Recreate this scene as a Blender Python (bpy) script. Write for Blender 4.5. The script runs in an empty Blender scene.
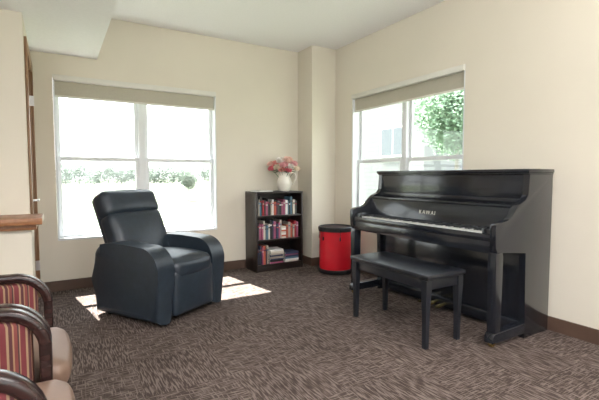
import bpy, bmesh, math, random
from mathutils import Vector, Matrix, noise
random.seed(7)
S=bpy.context.scene
COL=S.collection
try:
    S.view_settings.view_transform='Standard'
    S.view_settings.look='None'
    S.view_settings.exposure=0.0
except Exception as e: print(e)

# ---------------------------------------------------------------- materials
def mat(name,col,rough=0.6,metal=0.0,var=0.06,nscale=12.0,bump=0.0,bscale=60.0,coat=0.0,emit=0.0,spec=0.5,trans=0.0):
    m=bpy.data.materials.new(name); m.use_nodes=True
    nt=m.node_tree; N=nt.nodes; L=nt.links
    b=N['Principled BSDF']
    b.inputs['Roughness'].default_value=rough
    b.inputs['Metallic'].default_value=metal
    b.inputs['Specular IOR Level'].default_value=spec
    if coat: b.inputs['Coat Weight'].default_value=coat; b.inputs['Coat Roughness'].default_value=0.08
    if trans: b.inputs['Transmission Weight'].default_value=trans
    tc=N.new('ShaderNodeTexCoord')
    n=N.new('ShaderNodeTexNoise'); n.inputs['Scale'].default_value=nscale; n.inputs['Detail'].default_value=3
    L.new(tc.outputs['Object'],n.inputs['Vector'])
    r=N.new('ShaderNodeValToRGB')
    c0=[max(0,c*(1-var)) for c in col]; c1=[min(1,c*(1+var)) for c in col]
    r.color_ramp.elements[0].position=0.3; r.color_ramp.elements[1].position=0.7
    r.color_ramp.elements[0].color=(*c0,1); r.color_ramp.elements[1].color=(*c1,1)
    L.new(n.outputs['Fac'],r.inputs['Fac']); L.new(r.outputs['Color'],b.inputs['Base Color'])
    if bump:
        n2=N.new('ShaderNodeTexNoise'); n2.inputs['Scale'].default_value=bscale; n2.inputs['Detail'].default_value=4
        L.new(tc.outputs['Object'],n2.inputs['Vector'])
        bp=N.new('ShaderNodeBump'); bp.inputs['Strength'].default_value=bump; bp.inputs['Distance'].default_value=0.01
        L.new(n2.outputs['Fac'],bp.inputs['Height']); L.new(bp.outputs['Normal'],b.inputs['Normal'])
    return m

def wood(name,c0,c1,rough=0.4,scale=(3,40,40)):
    m=bpy.data.materials.new(name); m.use_nodes=True
    nt=m.node_tree; N=nt.nodes; L=nt.links; b=N['Principled BSDF']; b.inputs['Roughness'].default_value=rough
    tc=N.new('ShaderNodeTexCoord'); mp=N.new('ShaderNodeMapping'); mp.inputs['Scale'].default_value=scale
    n=N.new('ShaderNodeTexNoise'); n.inputs['Scale'].default_value=1.0; n.inputs['Detail'].default_value=5
    r=N.new('ShaderNodeValToRGB'); r.color_ramp.elements[0].color=(*c0,1); r.color_ramp.elements[1].color=(*c1,1)
    r.color_ramp.elements[0].position=.3; r.color_ramp.elements[1].position=.7
    L.new(tc.outputs['Object'],mp.inputs['Vector']); L.new(mp.outputs['Vector'],n.inputs['Vector'])
    L.new(n.outputs['Fac'],r.inputs['Fac']); L.new(r.outputs['Color'],b.inputs['Base Color'])
    return m

def carpet_mat():
    m=bpy.data.materials.new('carpet_tile'); m.use_nodes=True
    nt=m.node_tree; N=nt.nodes; L=nt.links; b=N['Principled BSDF']
    b.inputs['Roughness'].default_value=0.95; b.inputs['Specular IOR Level'].default_value=0.15
    tc=N.new('ShaderNodeTexCoord')
    def noi(scale,rot,thr0,thr1,detail=2,dist=0.0):
        mp=N.new('ShaderNodeMapping'); mp.inputs['Scale'].default_value=scale; mp.inputs['Rotation'].default_value=(0,0,rot)
        L.new(tc.outputs['Object'],mp.inputs['Vector'])
        n=N.new('ShaderNodeTexNoise'); n.inputs['Scale'].default_value=1; n.inputs['Detail'].default_value=detail
        n.inputs['Distortion'].default_value=dist
        L.new(mp.outputs['Vector'],n.inputs['Vector'])
        r=N.new('ShaderNodeMapRange'); r.inputs['From Min'].default_value=thr0; r.inputs['From Max'].default_value=thr1
        L.new(n.outputs['Fac'],r.inputs['Value'])
        return r.outputs['Result']
    a=noi((125,12,1),0.25,.49,.61,1); c=noi((12,125,1),0.25,.49,.61,1)
    a2=noi((115,12,1),.95,.55,.66,1)
    ck=N.new('ShaderNodeTexChecker'); ck.inputs['Scale'].default_value=1/0.46
    ck.inputs['Color1'].default_value=(1,1,1,1); ck.inputs['Color2'].default_value=(0,0,0,1)
    off=N.new('ShaderNodeMapping'); off.inputs['Location'].default_value=(.1,.2,.37)
    L.new(tc.outputs['Object'],off.inputs['Vector']); L.new(off.outputs['Vector'],ck.inputs['Vector'])
    mx=N.new('ShaderNodeMix'); mx.data_type='FLOAT'
    L.new(ck.outputs['Fac'],mx.inputs[0]); L.new(a,mx.inputs[2]); L.new(c,mx.inputs[3])
    mm=N.new('ShaderNodeMath'); mm.operation='MAXIMUM'
    L.new(mx.outputs[0],mm.inputs[0]); L.new(a2,mm.inputs[1])
    big=noi((3,3,1),0,.3,.7,3)
    r=N.new('ShaderNodeValToRGB'); r.color_ramp.elements[0].color=(.080,.057,.050,1); r.color_ramp.elements[1].color=(.235,.188,.166,1)
    L.new(mm.outputs[0],r.inputs['Fac'])
    fine=noi((300,300,1),0,.3,.7,2)
    m1=N.new('ShaderNodeMix'); m1.data_type='RGBA'; m1.blend_type='MULTIPLY'; m1.inputs[0].default_value=0.3
    L.new(r.outputs['Color'],m1.inputs[6]); L.new(fine,m1.inputs[7])
    m2=N.new('ShaderNodeMix'); m2.data_type='RGBA'; m2.blend_type='MULTIPLY'; m2.inputs[0].default_value=0.2
    L.new(m1.outputs[2],m2.inputs[6]); L.new(big,m2.inputs[7])
    L.new(m2.outputs[2],b.inputs['Base Color'])
    bp=N.new('ShaderNodeBump'); bp.inputs['Strength'].default_value=.4; bp.inputs['Distance'].default_value=.004
    L.new(fine,bp.inputs['Height']); L.new(bp.outputs['Normal'],b.inputs['Normal'])
    return m

def stripe_mat():
    m=bpy.data.materials.new('striped_upholstery'); m.use_nodes=True
    nt=m.node_tree; N=nt.nodes; L=nt.links; b=N['Principled BSDF']; b.inputs['Roughness'].default_value=.85
    tc=N.new('ShaderNodeTexCoord'); sp=N.new('ShaderNodeSeparateXYZ'); L.new(tc.outputs['Object'],sp.inputs[0])
    ad=N.new('ShaderNodeMath'); ad.operation='MULTIPLY_ADD'; ad.inputs[1].default_value=19.0
    L.new(sp.outputs['X'],ad.inputs[0])
    m3=N.new('ShaderNodeMath'); m3.operation='MULTIPLY'; m3.inputs[1].default_value=19.0
    L.new(sp.outputs['Y'],m3.inputs[0]); L.new(m3.outputs[0],ad.inputs[2])
    fr=N.new('ShaderNodeMath'); fr.operation='FRACT'; L.new(ad.outputs[0],fr.inputs[0])
    r=N.new('ShaderNodeValToRGB'); r.color_ramp.interpolation='CONSTANT'
    cols=[(0,(.13,.02,.025)),(.3,(.26,.17,.10)),(.42,(.07,.018,.02)),(.6,(.26,.15,.085)),(.68,(.15,.035,.03)),(.85,(.05,.02,.02)),(.93,(.23,.14,.085))]
    while len(r.color_ramp.elements)<len(cols): r.color_ramp.elements.new(.5)
    for e,(p,c) in zip(r.color_ramp.elements,cols): e.position=p; e.color=(*c,1)
    L.new(fr.outputs[0],r.inputs['Fac']); L.new(r.outputs['Color'],b.inputs['Base Color'])
    return m

def glass_mat():
    m=bpy.data.materials.new('window_glass'); m.use_nodes=True
    nt=m.node_tree; N=nt.nodes; L=nt.links
    for n in list(N):
        if n.type!='OUTPUT_MATERIAL': N.remove(n)
    o=[n for n in N if n.type=='OUTPUT_MATERIAL'][0]
    t=N.new('ShaderNodeBsdfTransparent'); t.inputs['Color'].default_value=(.96,.98,.97,1)
    g=N.new('ShaderNodeBsdfGlossy'); g.inputs['Roughness'].default_value=.02
    x=N.new('ShaderNodeMixShader'); x.inputs[0].default_value=.04
    L.new(t.outputs[0],x.inputs[1]); L.new(g.outputs[0],x.inputs[2]); L.new(x.outputs[0],o.inputs['Surface'])
    return m

def siding_mat():
    m=bpy.data.materials.new('lap_siding'); m.use_nodes=True
    nt=m.node_tree; N=nt.nodes; L=nt.links; b=N['Principled BSDF']; b.inputs['Roughness'].default_value=.7
    tc=N.new('ShaderNodeTexCoord'); sp=N.new('ShaderNodeSeparateXYZ'); L.new(tc.outputs['Object'],sp.inputs[0])
    a=N.new('ShaderNodeMath'); a.operation='MULTIPLY'; a.inputs[1].default_value=4.0; L.new(sp.outputs['Z'],a.inputs[0])
    f=N.new('ShaderNodeMath'); f.operation='FRACT'; L.new(a.outputs[0],f.inputs[0])
    r=N.new('ShaderNodeValToRGB'); r.color_ramp.elements[0].color=(.15,.155,.16,1); r.color_ramp.elements[1].color=(.205,.21,.215,1)
    r.color_ramp.elements[1].position=.15
    L.new(f.outputs[0],r.inputs['Fac']); L.new(r.outputs['Color'],b.inputs['Base Color'])
    return m

M={}
M['wall']=mat('cream_wall_paint',(.73,.677,.578),.85,var=.015,nscale=2,bump=.05,bscale=150,spec=.2)
M['wallw']=mat('white_wall_paint',(.80,.79,.77),.85,var=.015,nscale=2,spec=.2)
M['ceil']=mat('ceiling_paint',(.89,.88,.88),.9,var=.02,nscale=60,bump=.15,bscale=120,spec=.1)
M['carpet']=carpet_mat()
M['base']=mat('brown_vinyl_base',(.095,.055,.038),.5,var=.08)
M['white']=mat('white_vinyl',(.74,.76,.78),.4,var=.02)
M['shade']=mat('roller_shade_fabric',(.46,.43,.35),.8,var=.03,nscale=80)
M['cass']=mat('shade_cassette',(.70,.68,.62),.5,var=.02)
M['glass']=glass_mat()
M['black']=mat('ebony_lacquer',(.010,.012,.017),.2,var=.1,coat=.25)
M['blackp']=mat('ebony_satin',(.012,.014,.019),.32,var=.1,coat=.1)
M['ivory']=mat('ivory_key',(.66,.66,.64),.25,var=.03)
M['brass']=mat('brass',(.75,.58,.25),.25,1.0)
M['silver']=mat('pale_metal',(.7,.7,.7),.3,.8)
M['leather']=mat('navy_black_leather',(.020,.029,.041),.36,var=.15,nscale=20,bump=.10,bscale=260)
M['dkwood']=wood('espresso_wood',(.012,.008,.007),(.028,.018,.014),.4)
M['armwood']=wood('dark_mahogany',(.014,.007,.007),(.035,.014,.012),.2)
M['oak']=wood('stained_oak',(.23,.09,.035),(.33,.145,.06),.4,(40,4,40))
M['door']=wood('door_wood',(.20,.11,.055),(.30,.17,.09),.45,(40,40,3))
M['stripe']=stripe_mat()
M['tan']=mat('tan_vinyl',(.185,.118,.085),.45,var=.06,bump=.08,bscale=200)
M['red']=mat('red_lacquer',(.56,.006,.018),.3,var=.04,coat=.3)
M['dkplastic']=mat('black_hoop',(.015,.015,.016),.4)
M['head']=mat('drum_head',(.04,.02,.02),.8)
M['ceramic']=mat('cream_ceramic',(.78,.73,.65),.3,var=.05)
M['leaf']=mat('leaf_green',(.09,.17,.07),.6,var=.3)
M['paper']=mat('paper',(.75,.74,.70),.8)
M['grass']=mat('lawn',(.17,.19,.14),.95,var=.08,nscale=.4,spec=0)
M['foliage']=mat('foliage',(.20,.235,.20),.9,var=.25,nscale=3,spec=0)
M['foliage2']=mat('foliage_light',(.30,.42,.30),.9,var=.35,nscale=6,spec=0)
M['trunk']=mat('bark',(.22,.20,.18),.9,var=.2)
M['siding']=siding_mat()
M['dkglass']=mat('dark_pane',(.14,.16,.18),.1)

# ---------------------------------------------------------------- helpers
def empty(name,loc=(0,0,0),rz=0):
    e=bpy.data.objects.new(name,None); e.location=loc; e.rotation_euler=(0,0,rz); e.empty_display_size=.1
    COL.objects.link(e); return e
def mk(name,bm,mats,parent=None,smooth=False,angle=None):
    me=bpy.data.meshes.new(name); bmesh.ops.recalc_face_normals(bm,faces=bm.faces)
    bm.to_mesh(me); bm.free()
    if not isinstance(mats,(list,tuple)): mats=[mats]
    for m in mats: me.materials.append(m)
    if smooth:
        for p in me.polygons: p.use_smooth=True
        if angle is not None:
            try: me.set_sharp_from_angle(angle=math.radians(angle))
            except Exception: pass
    o=bpy.data.objects.new(name,me); COL.objects.link(o)
    if parent: o.parent=parent
    return o
def addbox(bm,x0,x1,y0,y1,z0,z1,mi=0,mtx=None):
    vs=[bm.verts.new(Vector(p) if mtx is None else mtx@Vector(p)) for p in
        [(x0,y0,z0),(x1,y0,z0),(x1,y1,z0),(x0,y1,z0),(x0,y0,z1),(x1,y0,z1),(x1,y1,z1),(x0,y1,z1)]]
    fs=[]
    for f in [(0,3,2,1),(4,5,6,7),(0,1,5,4),(1,2,6,5),(2,3,7,6),(3,0,4,7)]:
        fc=bm.faces.new([vs[i] for i in f]); fc.material_index=mi; fs.append(fc)
    return fs
def bev(bm,w,seg=2):
    if w>0: bmesh.ops.bevel(bm,geom=list(bm.edges),offset=w,segments=seg,affect='EDGES',profile=.5)
def box(name,x0,x1,y0,y1,z0,z1,m,parent=None,b=0,seg=2):
    bm=bmesh.new(); addbox(bm,x0,x1,y0,y1,z0,z1); bev(bm,b,seg)
    return mk(name,bm,m,parent,smooth=b>0,angle=35 if b>0 else None)
def boxes(name,lst,m,parent=None,b=0):
    bm=bmesh.new()
    for l in lst: addbox(bm,*l)
    bev(bm,b)
    return mk(name,bm,m,parent,smooth=b>0,angle=35 if b>0 else None)
def prism(name,pts,axis,a0,a1,m,parent=None,b=0,seg=3):
    bm=bmesh.new()
    def P(p,a):
        return (p[0],a,p[1]) if axis=='Y' else ((a,p[0],p[1]) if axis=='X' else (p[0],p[1],a))
    v0=[bm.verts.new(P(p,a0)) for p in pts]; v1=[bm.verts.new(P(p,a1)) for p in pts]
    f0=bm.faces.new(v0); f1=bm.faces.new(v1[::-1]); n=len(pts)
    for i in range(n): bm.faces.new([v0[i],v1[i],v1[(i+1)%n],v0[(i+1)%n]])
    if b>0:
        es=set(f0.edges)|set(f1.edges)
        bmesh.ops.bevel(bm,geom=list(es),offset=b,segments=seg,affect='EDGES',profile=.5)
    return mk(name,bm,m,parent,smooth=True,angle=35)
def cushion(name,c,half,r,m,parent=None,puff=(0,0,0),n=14,mtx=None):
    bm=bmesh.new(); bmesh.ops.create_cube(bm,size=2)
    bmesh.ops.subdivide_edges(bm,edges=list(bm.edges),cuts=n,use_grid_fill=True)
    h=Vector(half)
    for v in bm.verts:
        u=v.co.copy()
        p=Vector((u.x*h.x,u.y*h.y,u.z*h.z))
        q=Vector([max(-(h[i]-r),min(h[i]-r,p[i])) for i in range(3)])
        d=p-q
        if d.length>1e-6: p=q+d.normalized()*r
        p.x+=puff[0]*u.x*(1-u.y**2)*(1-u.z**2)
        p.y+=puff[1]*u.y*(1-u.x**2)*(1-u.z**2)
        p.z+=puff[2]*u.z*(1-u.x**2)*(1-u.y**2)
        if mtx is not None: p=mtx@p
        v.co=p+Vector(c)
    return mk(name,bm,m,parent,smooth=True)
def lathe(name,prof,m,parent=None,loc=(0,0,0),seg=40,angle=35):
    bm=bmesh.new(); rings=[]
    for r,z in prof:
        if r<1e-5: rings.append([bm.verts.new((loc[0],loc[1],z+loc[2]))])
        else: rings.append([bm.verts.new((loc[0]+r*math.cos(2*math.pi*i/seg),loc[1]+r*math.sin(2*math.pi*i/seg),z+loc[2])) for i in range(seg)])
    for a,b in zip(rings[:-1],rings[1:]):
        for i in range(seg):
            j=(i+1)%seg
            if len(a)==1 and len(b)==1: continue
            if len(a)==1: bm.faces.new([a[0],b[i],b[j]])
            elif len(b)==1: bm.faces.new([a[i],b[0],a[j]])
            else: bm.faces.new([a[i],a[j],b[j],b[i]])
    return mk(name,bm,m,parent,smooth=True,angle=angle)
def sweep(name,path,w,t,m,parent=None,y=0.0,nprof=16,power=4):
    bm=bmesh.new(); prof=[]
    for i in range(nprof):
        a=2*math.pi*i/nprof; c,s=math.cos(a),math.sin(a)
        prof.append((w/2*math.copysign(abs(c)**(2/power),c),t/2*math.copysign(abs(s)**(2/power),s)))
    rings=[]
    for i,p in enumerate(path):
        p=Vector(p); a=Vector(path[max(0,i-1)]); b=Vector(path[min(len(path)-1,i+1)])
        d=(b-a).normalized(); n=Vector((-d.y,d.x))
        rings.append([bm.verts.new((p.x+n.x*q[1],y+q[0],p.y+n.y*q[1])) for q in prof])
    for a,b in zip(rings[:-1],rings[1:]):
        for i in range(nprof):
            j=(i+1)%nprof; bm.faces.new([a[i],a[j],b[j],b[i]])
    bm.faces.new(rings[0]); bm.faces.new(rings[-1][::-1])
    return mk(name,bm,m,parent,smooth=True,angle=40)
def arc(cx,cz,r,a0,a1,n=8):
    return [(cx+r*math.cos(math.radians(a0+(a1-a0)*i/n)),cz+r*math.sin(math.radians(a0+(a1-a0)*i/n))) for i in range(n+1)]

# ---------------------------------------------------------------- room shell
YB=4.55; XR=3.06; H=2.70; SOF=2.275; T=.16
WX0,WX1,WZ0,WZ1=0.0,1.61,.49,2.085
XL=-3.6; YN=-3.0
box('floor',XL-.1,XR+T,YN-T,YB+T,-.12,0,M['carpet'])
box('ceiling',XL-.1,XR+T,YN-T,YB+T,H,H+.12,M['ceil'])
box('ceiling_soffit',XL,.386,YN,YB,SOF,H,M['ceil'])
boxes('wall_back',[(-.29,WX0,YB,YB+T,0,H),(WX1,XR+T,YB,YB+T,0,H),(WX0,WX1,YB,YB+T,0,WZ0),(WX0,WX1,YB,YB+T,WZ1,H)],M['wall'])
RY0,RY1=2.31,3.87
boxes('wall_right',[(XR,XR+T,YN,RY0,0,H),(XR,XR+T,RY1,YB,0,H),(XR,XR+T,RY0,RY1,0,WZ0),(XR,XR+T,RY0,RY1,WZ1,H)],M['wall'])
box('wall_column',2.71,XR,4.21,YB,0,H,M['wall'])
box('wall_left_return',-.29,-.17,3.53,3.64,0,SOF,M['wall'])
box('wall_left_return_end',-.29,-.17,4.44,YB,0,SOF,M['wall'])
box('wall_left_return_header',-.29,-.17,3.64,4.44,2.10,SOF,M['wall'])
box('wall_left_front',XL,-.29,3.53,3.65,0,SOF,M['wall'])
box('wall_left',XL-.1,XL,YN,3.65,0,H,M['wallw'])
boxes('wall_rear',[(XL,-2.6,YN-T,YN,0,H),(2.2,XR,YN-T,YN,0,H),(-2.6,2.2,YN-T,YN,0,.3),(-2.6,2.2,YN-T,YN,2.2,H)],M['wallw'])
bh=.10
boxes('baseboard_back',[(-.17,2.71,YB-.012,YB,0,bh)],M['base'])
boxes('baseboard_right',[(XR-.012,XR,YN,4.21,0,bh)],M['base'])
boxes('baseboard_column',[(2.698,2.71,4.198,YB-.012,0,bh),(2.71,XR-.012,4.198,4.21,0,bh)],M['base'])
boxes('baseboard_left',[(XL,-.17,3.518,3.53,0,bh)],M['base'])

hw=empty('trim_1',(0,0,0))
box('half_wall_body',-1.6,-.15,3.22,3.517,0,.80,M['wall'],hw)
box('half_wall_cap',-1.66,-.085,3.14,3.517,.80,.845,M['oak'],hw,b=.006)
box('half_wall_molding',-1.63,-.12,3.18,3.515,.765,.80,M['oak'],hw,b=.004)

d=empty('door_1',(-.17,3.64,0))
box('leaf',-.075,-.03,.03,.77,.01,2.06,M['door'],d,b=.003)
boxes('casing',[(.0005,.018,-.05,.03,0,2.13),(.0005,.018,.77,.85,0,2.13),(.0005,.018,.03,.77,2.05,2.13),
                (-.11,0,.002,.03,0,2.098),(-.11,0,.77,.798,0,2.098),(-.11,0,.03,.77,2.065,2.098)],M['door'],d,b=.002)
lathe('handle_rose',[(0,0),(.03,0),(.03,.01),(0,.01)],M['silver'],d).matrix_local=Matrix.Translation((-.03,.12,.93))@Matrix.Rotation(math.pi/2,4,'Y')
boxes('lever',[(-.03,.055,.112,.128,.922,.938),(.04,.055,.112,.22,.92,.94)],M['silver'],d,b=.003)
boxes('hinges',[(-.028,.022,.765,.775,.25,.34),(-.028,.022,.765,.775,1.75,1.84)],M['silver'],d)

# ---------------------------------------------------------------- windows
def window(name,loc,rz,W,z0,z1,shade=True,units=2):
    e=empty(name,loc,rz); yf0,yf1=.085,.135
    f=.014
    lst=[(.001,f,.002,T,z0+.001,z1-.001),(W-f,W-.001,.002,T,z0+.001,z1-.001),(f,W-f,.002,T,z1-f,z1-.001),(f,W-f,-.010,T,z0+.001,z0+.022)]
    boxes('jamb_liner',lst,M['white'],e)
    iw=(W-2*f)/units
    zz0=z0+.022; zz1=z1-f; zm=(zz0+zz1)/2
    fr=[];gl=[]
    for u in range(units):
        a=f+u*iw; b=a+iw
        if u>0: fr.append((a-.032,a+.032,yf0-.015,yf1+.01,zz0,zz1))
        a2=a+(.032 if u>0 else 0); b2=b-(.032 if u<units-1 else 0)
        s=.036
        fr+= [(a2,a2+s,yf0-.005,yf0+.024,zz0,zm+.02),(b2-s,b2,yf0-.005,yf0+.024,zz0,zm+.02),(a2+s,b2-s,yf0-.005,yf0+.024,zz0,zz0+.05),(a2+s,b2-s,yf0-.005,yf0+.024,zm-.02,zm+.02)]
        fr+= [(a2,a2+s,yf0+.026,yf1,zm-.02,zz1),(b2-s,b2,yf0+.026,yf1,zm-.02,zz1),(a2+s,b2-s,yf0+.026,yf1,zm-.02,zm+.015),(a2+s,b2-s,yf0+.026,yf1,zz1-.045,zz1)]
        gl+= [(a2+s,b2-s,yf0+.008,yf0+.011,zz0+.05,zm-.02),(a2+s,b2-s,yf0+.035,yf0+.038,zm+.015,zz1-.045)]
        fr.append(((a2+b2)/2-.02,(a2+b2)/2+.02,yf0-.014,yf0-.005,zm-.005,zm+.012))
    boxes('sash_frames',fr,M['white'],e,b=.002)
    boxes('panes',gl,M['glass'],e)
    if shade:
        box('shade_cassette',.003,W-.003,-.02,.065,z1-.055,z1-.003,M['cass'],e,b=.006)
        box('shade_fabric',.016,W-.016,.030,.032,z1-.19,z1-.05,M['shade'],e)
        box('shade_hem_bar',.016,W-.016,.024,.038,z1-.208,z1-.188,M['cass'],e,b=.003)
    return e
window('window_1',(WX0,YB,0),0,WX1-WX0,WZ0,WZ1)
window('window_2',(XR,RY1,0),-math.pi/2,RY1-RY0,WZ0,WZ1)
window('fill_window_rear',(2.2,YN,0),math.pi,4.8,.3,2.2,shade=False,units=4)  # unseen opening behind the camera, added to let in soft fill from the sky

# ---------------------------------------------------------------- bookcase
bc=empty('bookcase',(1.955,4.215,0)); w,dp,h=.625,.31,.935
boxes('case',[(0,.02,0,dp,0,h-.02),(w-.02,w,0,dp,0,h-.02),(0,w,-.004,dp,h-.02,h),(.02,w-.02,.005,dp-.006,.06,.08),(.02,w-.02,.01,dp-.006,.355,.373),(.02,w-.02,.01,dp-.006,.638,.656),(.02,w-.02,.02,.035,0,.06)],M['dkwood'],bc,b=.0015)
box('back_panel',.02,w-.02,dp-.006,dp,.02,h-.02,M['dkwood'],bc)
bcols=[(.30,.02,.03),(.55,.5,.42),(.04,.05,.10),(.35,.3,.25),(.02,.02,.02),(.40,.09,.05),(.08,.16,.22),(.68,.66,.63),(.14,.02,.05),(.05,.05,.05),(.30,.08,.14),(.03,.03,.04)]
bm_=[mat('book_cover_%d'%i,c,.5,var=.1) for i,c in enumerate(bcols)]+[M['paper']]
bm=bmesh.new()
def book(x,t,z,hh,dd,lean=0,mi=None,y0=.03):
    mi=random.randrange(len(bcols)) if mi is None else mi
    y0=y0+random.uniform(0,.025)
    mt=Matrix.Translation((x,0,z))@Matrix.Rotation(lean,4,'Y')
    addbox(bm,0,t,y0,y0+.004,0,hh,mi,mt)
    addbox(bm,0,.003,y0+.004,y0+dd,0,hh,mi,mt); addbox(bm,t-.003,t,y0+.004,y0+dd,0,hh,mi,mt)
    addbox(bm,.003,t-.003,y0+.0041,y0+dd-.004,.004,hh-.005,len(bcols),mt)
    addbox(bm,.0005,t-.0005,y0-.0006,y0,hh*.72,hh*.80,(mi+3)%len(bcols),mt)
x=.024
while x<.56:
    t=random.uniform(.012,.030); book(x,t,.6565,random.uniform(.15,.22),random.uniform(.14,.18)); x+=t+.0008
x=.024
while x<.33:
    t=random.uniform(.014,.034); book(x,t,.3735,random.uniform(.16,.22),random.uniform(.14,.18)); x+=t+.0008
x=.42
while x<.56:
    t=random.uniform(.016,.03); book(x,t,.3735,random.uniform(.14,.2),random.uniform(.14,.18)); x+=t+.0008
x=.024
while x<.17:
    t=random.uniform(.014,.03); book(x,t,.0805,random.uniform(.17,.22),random.uniform(.14,.18)); x+=t+.0008
def flat(x0,x1,z,t,mi,y0=.03,dd=.17):
    addbox(bm,x0,x1,y0,y0+dd,z,z+.002,mi); addbox(bm,x0,x1,y0,y0+dd,z+t-.002,z+t,mi)
    addbox(bm,x0,x1,y0,y0+.003,z+.002,z+t-.002,mi); addbox(bm,x0+.003,x1-.003,y0+.0031,y0+dd-.003,z+.002,z+t-.002,len(bcols))
for x0,x1,n in ((.19,.38,8),(.39,.59,6)):
    z=.0805
    for k in range(n):
        t=random.uniform(.014,.026); o=random.uniform(0,.012); flat(x0+o,x1-.014+o,z,t,random.choice([1,7,3,6,10,0,4,2]),y0=.02+random.uniform(0,.02)); z+=t+.0004
z=.3735
for k in range(7):
    flat(.345,.405,z,.02,[1,5,7][k%3]); z+=.0204
mk('books',bm,bm_,bc)
mg=empty('magazine',(2.08,4.33,.9355),.25)
boxes('pages',[(-.10,.10,-.085,.085,0.0005,.014)],M['paper'],mg,b=.001)
box('cover',-.102,.102,-.087,.087,.0145,.016,bm_[3],mg)

# ---------------------------------------------------------------- pitcher + flowers
pt=empty('flower_pitcher',(2.40,4.36,.9355),math.radians(-31)); pt.scale=(1.22,1.22,1.15)
lathe('jug',[(0,.0),(.05,.0),(.055,.008),(.062,.03),(.074,.065),(.076,.09),(.066,.125),(.052,.155),(.049,.175),(.056,.20),(.060,.205),(.055,.203),(.046,.177),(.049,.155),(.062,.125),(.071,.09),(.07,.065),(.055,.03),(.045,.012),(0,.010)],M['ceramic'],pt)
sweep('handle',[(.055,.19),(.08,.198),(.108,.185),(.118,.15),(.110,.11),(.092,.08),(.068,.06)],.020,.014,M['ceramic'],pt,power=2)
prism('spout',[(-.055,.016),(-.082,0),(-.055,-.016),(-.046,0)],'Z',.185,.212,M['ceramic'],pt,b=.003)
rc=[(.90,.36,.33),(.95,.64,.55),(.82,.20,.26),(.95,.80,.66),(.93,.50,.52),(.95,.86,.80)]
rm=[mat('rose_petal_%d'%i,c,.7,var=.12,nscale=40) for i,c in enumerate(rc)]
def rose(name,c,R,m,tilt):
    bm=bmesh.new()
    axis=Vector(tilt).normalized(); rot=Vector((0,0,1)).rotation_difference(axis).to_matrix()
    for layer in range(4):
        n=[3,4,5,6][layer]; rr=R*[.28,.52,.76,1.0][layer]; hh=R*[.95,.9,.78,.62][layer]; flare=[-.1,.0,.10,.25][layer]
        for k in range(n):
            a0=2*math.pi*(k/n)+layer*.7; wid=2*math.pi/n*1.25
            g=[]
            for i in range(6):
                row=[]
                for j in range(5):
                    u=i/5-.5; v=j/4
                    a=a0+u*wid
                    r=rr*(.35+.65*math.sin(min(1,v*1.1)*math.pi/2))+flare*R*v**3
                    z=-R*.45+ (hh+R*.45)*v*(1-.5*(2*u)**4*v)
                    row.append(bm.verts.new(Vector(c)+rot@Vector((r*math.cos(a),r*math.sin(a),z))))
                g.append(row)
            for i in range(5):
                for j in range(4): bm.faces.new([g[i][j],g[i+1][j],g[i+1][j+1],g[i][j+1]])
    return mk(name,bm,m,pt,smooth=True)
pos=[(-.085,0,.285,.038,0),(-.03,-.03,.315,.040,5),(.035,-.02,.32,.042,1),(.09,.0,.285,.037,4),(-.06,-.055,.245,.035,3),(.0,-.065,.27,.037,4),(.06,-.055,.25,.035,5),(-.12,-.01,.235,.033,2),(0,.05,.32,.038,1),(.12,-.01,.235,.033,3),(-.07,.05,.285,.036,5),(.06,.05,.295,.036,0),(-.02,-.07,.22,.030,0),(-.135,.0,.285,.030,1),(.045,-.08,.215,.027,2)]
for i,(x,y,z,r,c) in enumerate(pos): rose('rose_%d'%(i+1),(x,y,z),r,rm[c],(x*4,y*5-.6,1))
bm=bmesh.new()
for i in range(44):
    a=random.uniform(0,6.28); l=random.uniform(.06,.10); el=random.uniform(-.2,.9); base=Vector((.04*math.cos(a),.04*math.sin(a),random.uniform(.195,.25)))
    dr=Vector((math.cos(a)*math.cos(el),math.sin(a)*math.cos(el),math.sin(el))); sd=Vector((-math.sin(a),math.cos(a),0))
    p=[base,base+dr*l*.45+sd*l*.2+Vector((0,0,.004)),base+dr*l-Vector((0,0,.01)),base+dr*l*.45-sd*l*.2+Vector((0,0,.004))]
    vs=[bm.verts.new(q) for q in p]; bm.faces.new([vs[0],vs[1],vs[2]]); bm.faces.new([vs[0],vs[2],vs[3]])
for (x,y,z,r,c) in pos:
    b0=Vector((x*.3,y*.3,.12)); b1=Vector((x,y,z-.01)); o=Vector((.002,0,0)); o2=Vector((0,.002,0))
    A=[bm.verts.new(b0+q) for q in (o,o2,-o,-o2)]; B=[bm.verts.new(b1+q) for q in (o,o2,-o,-o2)]
    for i in range(4): bm.faces.new([A[i],A[(i+1)%4],B[(i+1)%4],B[i]])
mk('leaves_and_stems',bm,M['leaf'],pt)

# ---------------------------------------------------------------- drum
dr=empty('floor_drum',(2.775,3.80,0)); R=.192
lathe('shell',[(0,.03),(R-.01,.03),(R-.002,.035),(R-.002,.50),(R-.01,.51),(0,.51)],M['red'],dr,seg=56)
lathe('top_hoop',[(R-.004,.488),(R+.008,.488),(R+.010,.493),(R+.010,.535),(R+.004,.54),(R-.004,.54),(R-.006,.512)],M['dkplastic'],dr,seg=56)
lathe('bottom_hoop',[(R-.004,.012),(R+.006,.012),(R+.009,.017),(R+.009,.052),(R+.004,.056),(R-.004,.056)],M['dkplastic'],dr,seg=56)
lathe('skin',[(0,.526),(R-.012,.526),(R-.004,.520)],M['head'],dr,seg=56)
for i in range(6):
    a=2*math.pi*i/6+.15
    b=boxes('lug_%d'%(i+1),[(R+.0,R+.012,-.007,.007,.39,.43),(R+.009,R+.013,-.0025,.0025,.43,.50),(R+.0095,R+.020,-.009,.009,.495,.52)],M['dkplastic'],dr,b=.001); b.rotation_euler=(0,0,a)
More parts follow.
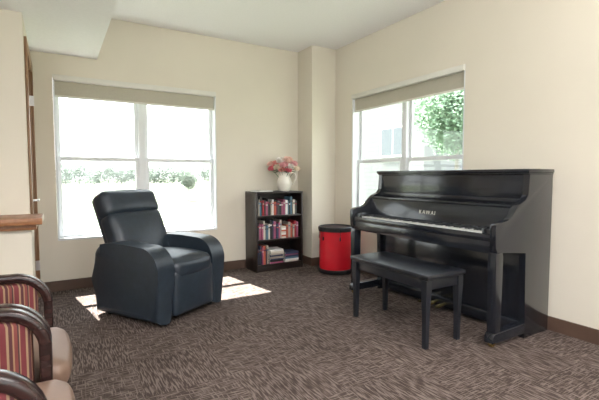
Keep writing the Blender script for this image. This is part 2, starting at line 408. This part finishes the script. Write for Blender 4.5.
for i in range(3):
    a=2*math.pi*i/3+.5; lathe('foot_%d'%(i+1),[(0,0),(.014,0),(.016,.02),(.014,.031),(0,.031)],M['dkplastic'],dr,loc=(.15*math.cos(a),.15*math.sin(a),0),seg=14)

# ---------------------------------------------------------------- recliner
rc_=empty('recliner_armchair',(.735,3.49,0),math.radians(31.7))
Lm=M['leather']
aprof=[(-.370,.025),(-.370,.395)]+arc(-.190,.412,.18,180,95,10)+[(-.10,.597),(.0,.602),(.12,.600),(.20,.594)]+arc(.25,.475,.110,90,10,6)+[(.362,.30),(.355,.025)]
for s,nm in ((-1,'arm_left'),(1,'arm_right')):
    a0,a1=(s*.382,s*.218)
    prism(nm,aprof,'X',min(a0,a1),max(a0,a1),Lm,rc_,b=.073,seg=9)
cushion('base',(0,.0,.175),(.225,.33,.14),.03,Lm,rc_)
cushion('footrest_panel',(0,-.345,.225),(.222,.035,.175),.03,Lm,rc_,puff=(0,.02,0))
cushion('seat_cushion',(0,-.10,.40),(.222,.28,.085),.06,Lm,rc_,puff=(0,.02,.035))
tilt=Matrix.Rotation(math.radians(-24),3,'X')
def bp(u):
    return (0,.165+u*math.sin(math.radians(24)),.38+u*math.cos(math.radians(24)))
cushion('back_lower',bp(.215),(.272,.085,.245),.05,Lm,rc_,puff=(.0,.030,.0),mtx=tilt)
cushion('back_headrest',bp(.54),(.282,.085,.112),.055,Lm,rc_,puff=(.0,.020,.012),mtx=tilt)
c=bp(.36); cushion('back_shell',(c[0],c[1]+.06,c[2]-.02),(.268,.055,.285),.05,Lm,rc_,mtx=tilt)
for i,(x,y) in enumerate(((-.28,-.28),(.28,-.28),(-.28,.28),(.28,.28))):
    lathe('foot_%d'%(i+1),[(0,0),(.022,0),(.026,.03),(.026,.045),(0,.045)],M['dkplastic'],rc_,loc=(x,y,0),seg=16)

# ---------------------------------------------------------------- upright piano
pn=empty('upright_piano',(3.035,1.545,0)); B=M['black']; W=1.49
side=[(0,.0),(0,1.135),(-.295,1.135),(-.30,.99)]+[(-.33,.955),(-.40,.935),(-.45,.895),(-.485,.845),(-.53,.825),(-.62,.82),(-.648,.805),(-.655,.775),(-.65,.66),(-.63,.625),(-.31,.60),(-.30,.0)]
prism('side_near',side,'Y',0,.045,B,pn,b=.004,seg=2)
prism('side_far',side,'Y',W-.045,W,B,pn,b=.004,seg=2)
box('lid',-.320,.003,-.008,W+.008,1.142,1.168,B,pn,b=.006)
box('lid_molding',-.306,0,-.003,W+.003,1.13,1.143,B,pn,b=.003)
box('upper_panel',-.29,-.27,.045,W-.045,.93,1.13,B,pn,b=.002)
box('upper_panel_frame_rail',-.305,-.288,.045,W-.045,.925,.965,B,pn,b=.004)
box('music_shelf',-.43,-.27,.045,W-.045,.905,.925,B,pn,b=.005)
fb=prism('fallboard',[(-.455,.745),(-.44,.745),(-.40,.895),(-.40,.91),(-.42,.91),(-.428,.90)],'Y',.05,W-.05,B,pn,b=.002)
box('fallboard_strip',-.470,-.452,.06,W-.06,.742,.750,mat('felt_red',(.3,.02,.03),.9),pn)
box('keybed',-.64,-.03,.045,W-.045,.615,.70,B,pn,b=.004)
box('key_slip',-.645,-.618,.045,W-.045,.695,.741,B,pn,b=.005)
boxes('key_blocks',[(-.62,-.455,.046,.125,.70,.775),(-.62,-.455,W-.125,W-.046,.70,.775)],B,pn,b=.008)
ky0,ky1=.128,W-.128; kw=(ky1-ky0)/52
boxes('white_keys',[(-.612,-.452,ky0+i*kw+.0006,ky0+(i+1)*kw-.0006,.715,.747) for i in range(52)],M['ivory'],pn)
bk=[]
for i in range(1,52):
    if 'ABCDEFG'[(i-1)%7] in 'ACDFG':
        y=ky1-i*kw; bk.append((-.560,-.455,y-.0065,y+.0065,.747,.760))
boxes('black_keys',bk,M['blackp'],pn,b=.001)
box('lower_panel',-.285,-.265,.045,W-.045,.11,.60,B,pn,b=.002)
box('bottom_rail',-.30,-.26,.045,W-.045,.03,.11,B,pn,b=.004)
box('back_frame',-.10,-.01,.045,W-.045,.04,1.12,M['dkwood'],pn)
for nm,y0 in (('leg_near',.0),('leg_far',W-.06)):
    prism(nm,[(-.635,.09),(-.575,.09),(-.565,.60),(-.575,.625),(-.64,.625),(-.645,.60)],'Y',y0,y0+.06,B,pn,b=.004)
    prism(nm+'_toe',[(-.655,.035),(-.655,.075),(-.64,.098),(-.30,.105),(-.30,.035)],'Y',y0-.002,y0+.062,B,pn,b=.004)
    o=lathe(nm+'_caster',[(0,-.011),(.022,-.011),(.024,-.006),(.024,.006),(.022,.011),(0,.011)],M['brass'],pn,seg=20)
    o.matrix_local=Matrix.Translation((-.62,y0+.03,.0245))@Matrix.Rotation(math.pi/2,4,'X')
    boxes(nm+'_caster_fork',[(-.64,-.60,y0+.015,y0+.018,.02,.037),(-.64,-.60,y0+.042,y0+.045,.02,.037)],M['brass'],pn)
for i,y in enumerate((W/2-.09,W/2,W/2+.09)):
    prism('pedal_%d'%(i+1),[(-.42,.05),(-.40,.062),(-.28,.075),(-.28,.065),(-.40,.05)],'Y',y-.018,y+.018,M['brass'],pn,b=.003)
cu=bpy.data.curves.new('fallboard_lettering','FONT'); cu.body='KAWAI'; cu.size=.045; cu.align_x='CENTER'; cu.extrude=.0006; cu.space_character=1.25
cu.materials.append(mat('gold_letter',(.62,.60,.52),.6))
to=bpy.data.objects.new('fallboard_lettering',cu); COL.objects.link(to); to.parent=pn
rm3=Matrix(((0,0,-1),(-1,0,0),(0,1,0))).to_4x4()
to.matrix_local=Matrix.Translation((-.4462,W/2,.808))@Matrix.Rotation(math.radians(9.5),4,'Y')@rm3
boxes('lid_hinge',[(-.175,-.170,.0,W,1.1681,1.170)],M['brass'],pn)

# ---------------------------------------------------------------- piano bench
be=empty('piano_bench',(2.18,2.135,0)); P=M['blackp']
box('seat_top',-.195,.175,-.40,.39,.462,.49,P,be,b=.008,seg=3)
box('seat_molding',-.18,.165,-.385,.38,.45,.463,P,be,b=.004)
boxes('apron',[(-.167,-.147,-.35,.35,.385,.45),(.142,.162,-.35,.35,.385,.45),(-.16,.155,-.367,-.347,.385,.45),(-.16,.155,.347,.367,.385,.45)],P,be,b=.002)
for i,(x,y) in enumerate(((-1,-1),(1,-1),(-1,1),(1,1))):
    bm=bmesh.new(); cx,cy=x*.155-.003,y*.354
    prof=[(.014,0),(.015,.01),(.017,.2),(.023,.37),(.024,.38),(.024,.45)]
    rings=[[bm.verts.new((cx+sx*r,cy+sy*r,z)) for sx,sy in ((-1,-1),(1,-1),(1,1),(-1,1))] for r,z in prof]
    for a,b in zip(rings[:-1],rings[1:]):
        for k in range(4): bm.faces.new([a[k],a[(k+1)%4],b[(k+1)%4],b[k]])
    bm.faces.new(rings[0]); bm.faces.new(rings[-1])
    mk('leg_%d'%(i+1),bm,P,be)

# ---------------------------------------------------------------- striped armchairs (facing +X)
def striped_chair(y):
    e=empty('striped_armchair',(0,y,0)); A=M['armwood']
    for s,nm in ((-1,'near'),(1,'far')):
        yy=s*.232
        path=[(-.64,.69),(-.5,.695),(-.35,.700),(-.22,.696)]+arc(-.165,.575,.12,95,5,9)+[(-.045,.50),(-.050,.3),(-.055,.12),(-.055,0)]
        sweep('arm_'+nm,path,.05,.036,A,e,y=yy)
        cushion('arm_panel_'+nm,(-.345,yy,.545),(.265,.018,.13),.016,M['stripe'],e)
        boxes('side_rail_'+nm,[(-.60,-.06,yy-.014,yy+.014,.36,.415)],A,e,b=.004)
        prism('back_leg_'+nm,[(-.60,.40),(-.56,.40),(-.63,0),(-.665,0)],'Y',yy-.02,yy+.02,A,e,b=.004)
        prism('back_post_'+nm,[(-.56,.38),(-.60,.38),(-.70,.93),(-.665,.93)],'Y',yy-.018,yy+.018,A,e,b=.004)
    cushion('seat',(-.275,0,.425),(.295,.212,.055),.045,M['tan'],e,puff=(.015,0,.02))
    boxes('front_rail',[(-.07,-.045,-.21,.21,.33,.385)],A,e,b=.004)
    cushion('back',(-.61,0,.67),(.045,.21,.27),.04,M['stripe'],e,puff=(.02,0,0),mtx=Matrix.Rotation(math.radians(-10),3,'Y'))
striped_chair(1.80); striped_chair(1.282)

# ---------------------------------------------------------------- outside
GZ=-.45
box('lawn',-120,160,-60,200,GZ-.2,GZ-.002,M['grass'])
def tree(name,x,y,h,r,m,seed=0,n=7,leaf=1000,ls=.07):
    e=empty(name,(x,y,GZ)); rnd=random.Random(seed)
    lathe('trunk',[(0,0),(.06*h/4,0),(.04*h/4,h*.5),(0,h*.55)],M['trunk'],e,seg=10)
    bm=bmesh.new(); cs=[]
    for k in range(n):
        a=rnd.uniform(0,6.28); q=rnd.uniform(0,.55)*r; rr=r*rnd.uniform(.4,.6)
        c=Vector((q*math.cos(a),q*math.sin(a),h-r+rnd.uniform(-.3,.4)*r)); cs.append((c,rr))
    for k in range(leaf):
        c,rr=rnd.choice(cs)
        v=Vector((rnd.gauss(0,1),rnd.gauss(0,1),rnd.gauss(0,1))).normalized()*rr*rnd.uniform(.55,1.12)+c
        u=Vector((rnd.gauss(0,1),rnd.gauss(0,1),rnd.gauss(0,1))).normalized(); w2=u.orthogonal().normalized(); s=r*rnd.uniform(.7,1.3)*ls
        f=[v-u*s,v+w2*s*.6,v+u*s,v-w2*s*.6]
        if min(p.z for p in f)<.05: continue
        bm.faces.new([bm.verts.new(p) for p in f])
    mk('foliage',bm,m,e,smooth=False)
tree('ornamental_tree',7.3,26,2.0,.8,M['foliage'],3,9,leaf=3500,ls=.06)
for i in range(22):
    rr=random.Random(i)
    x=-10+i*2.3; tree('tree',x,84+rr.uniform(-3,3),rr.uniform(3.4,4.6),rr.uniform(2.2,2.8),M['foliage'],20+i,9,leaf=900)
tree('shade_tree',13.0,10.1,6.2,2.2,M['foliage2'],11,18,leaf=22000,ls=.032)
bl=empty('neighbouring_building',(16,15,GZ+.001))
box('siding_wall',0,8,-.6,14,0,9,M['siding'],bl)
boxes('building_window_frames',[(-.05,0,.6,2.6,2.6,4.3),(-.05,0,5,7,2.6,4.3)],M['white'],bl)
boxes('building_window_panes',[(-.06,-.05,.72,1.55,2.72,4.18),(-.06,-.05,1.65,2.48,2.72,4.18),(-.06,-.05,5.12,6.88,2.72,4.18)],M['dkglass'],bl)

# ---------------------------------------------------------------- light
w=bpy.data.worlds.new('sky'); S.world=w; w.use_nodes=True
N=w.node_tree.nodes; L=w.node_tree.links; bg=N['Background']
tc=N.new('ShaderNodeTexCoord'); sp=N.new('ShaderNodeSeparateXYZ'); L.new(tc.outputs['Generated'],sp.inputs[0])
r=N.new('ShaderNodeValToRGB'); r.color_ramp.elements[0].color=(1,1,1,1); r.color_ramp.elements[1].color=(.82,.90,1,1); r.color_ramp.elements[1].position=.8
L.new(sp.outputs['Z'],r.inputs['Fac']); L.new(r.outputs['Color'],bg.inputs['Color']); bg.inputs['Strength'].default_value=4.4
sl=bpy.data.lights.new('sun','SUN'); sl.energy=50; sl.angle=.01; sl.color=(1,.97,.93)
so=bpy.data.objects.new('sun',sl); COL.objects.link(so); so.location=(0,12,20)
so.rotation_euler=Vector((.10,-.61,-1)).to_track_quat('-Z','Y').to_euler()
def area(name,loc,sx,sy,en,col=(1,.97,.94),rot=(0,0,0)):
    a=bpy.data.lights.new(name,'AREA'); a.shape='RECTANGLE'; a.size=sx; a.size_y=sy; a.energy=en; a.color=col
    o=bpy.data.objects.new(name,a); COL.objects.link(o); o.location=loc; o.rotation_euler=rot; return o
area('fill_overhead',(1.2,.3,H-.02),1.2,1.2,24)  # unseen overhead area lights, added as fill for the room
area('fill_overhead',(1.2,-1.6,H-.02),1.2,1.2,42)
area('fill_overhead',(-1.6,.8,SOF-.02),1.2,.6,36)
area('fill_upward',(1.0,-.9,1.7),.8,.8,150,col=(1,.975,.97),rot=(math.pi,0,0))  # unseen upward-facing area lights, added to brighten ceiling and soffit
area('fill_upward',(-1.2,-.9,1.3),.8,.8,95,col=(1,.975,.97),rot=(math.pi,0,0))

# ---------------------------------------------------------------- camera
cd=bpy.data.cameras.new('camera'); cd.sensor_width=36; cd.lens=405/599*36; cd.clip_start=.02; cd.clip_end=500
co=bpy.data.objects.new('camera',cd); COL.objects.link(co)
co.location=(0,0,1.12); co.rotation_euler=(math.radians(90-3.4),0,math.radians(-31))
S.camera=co
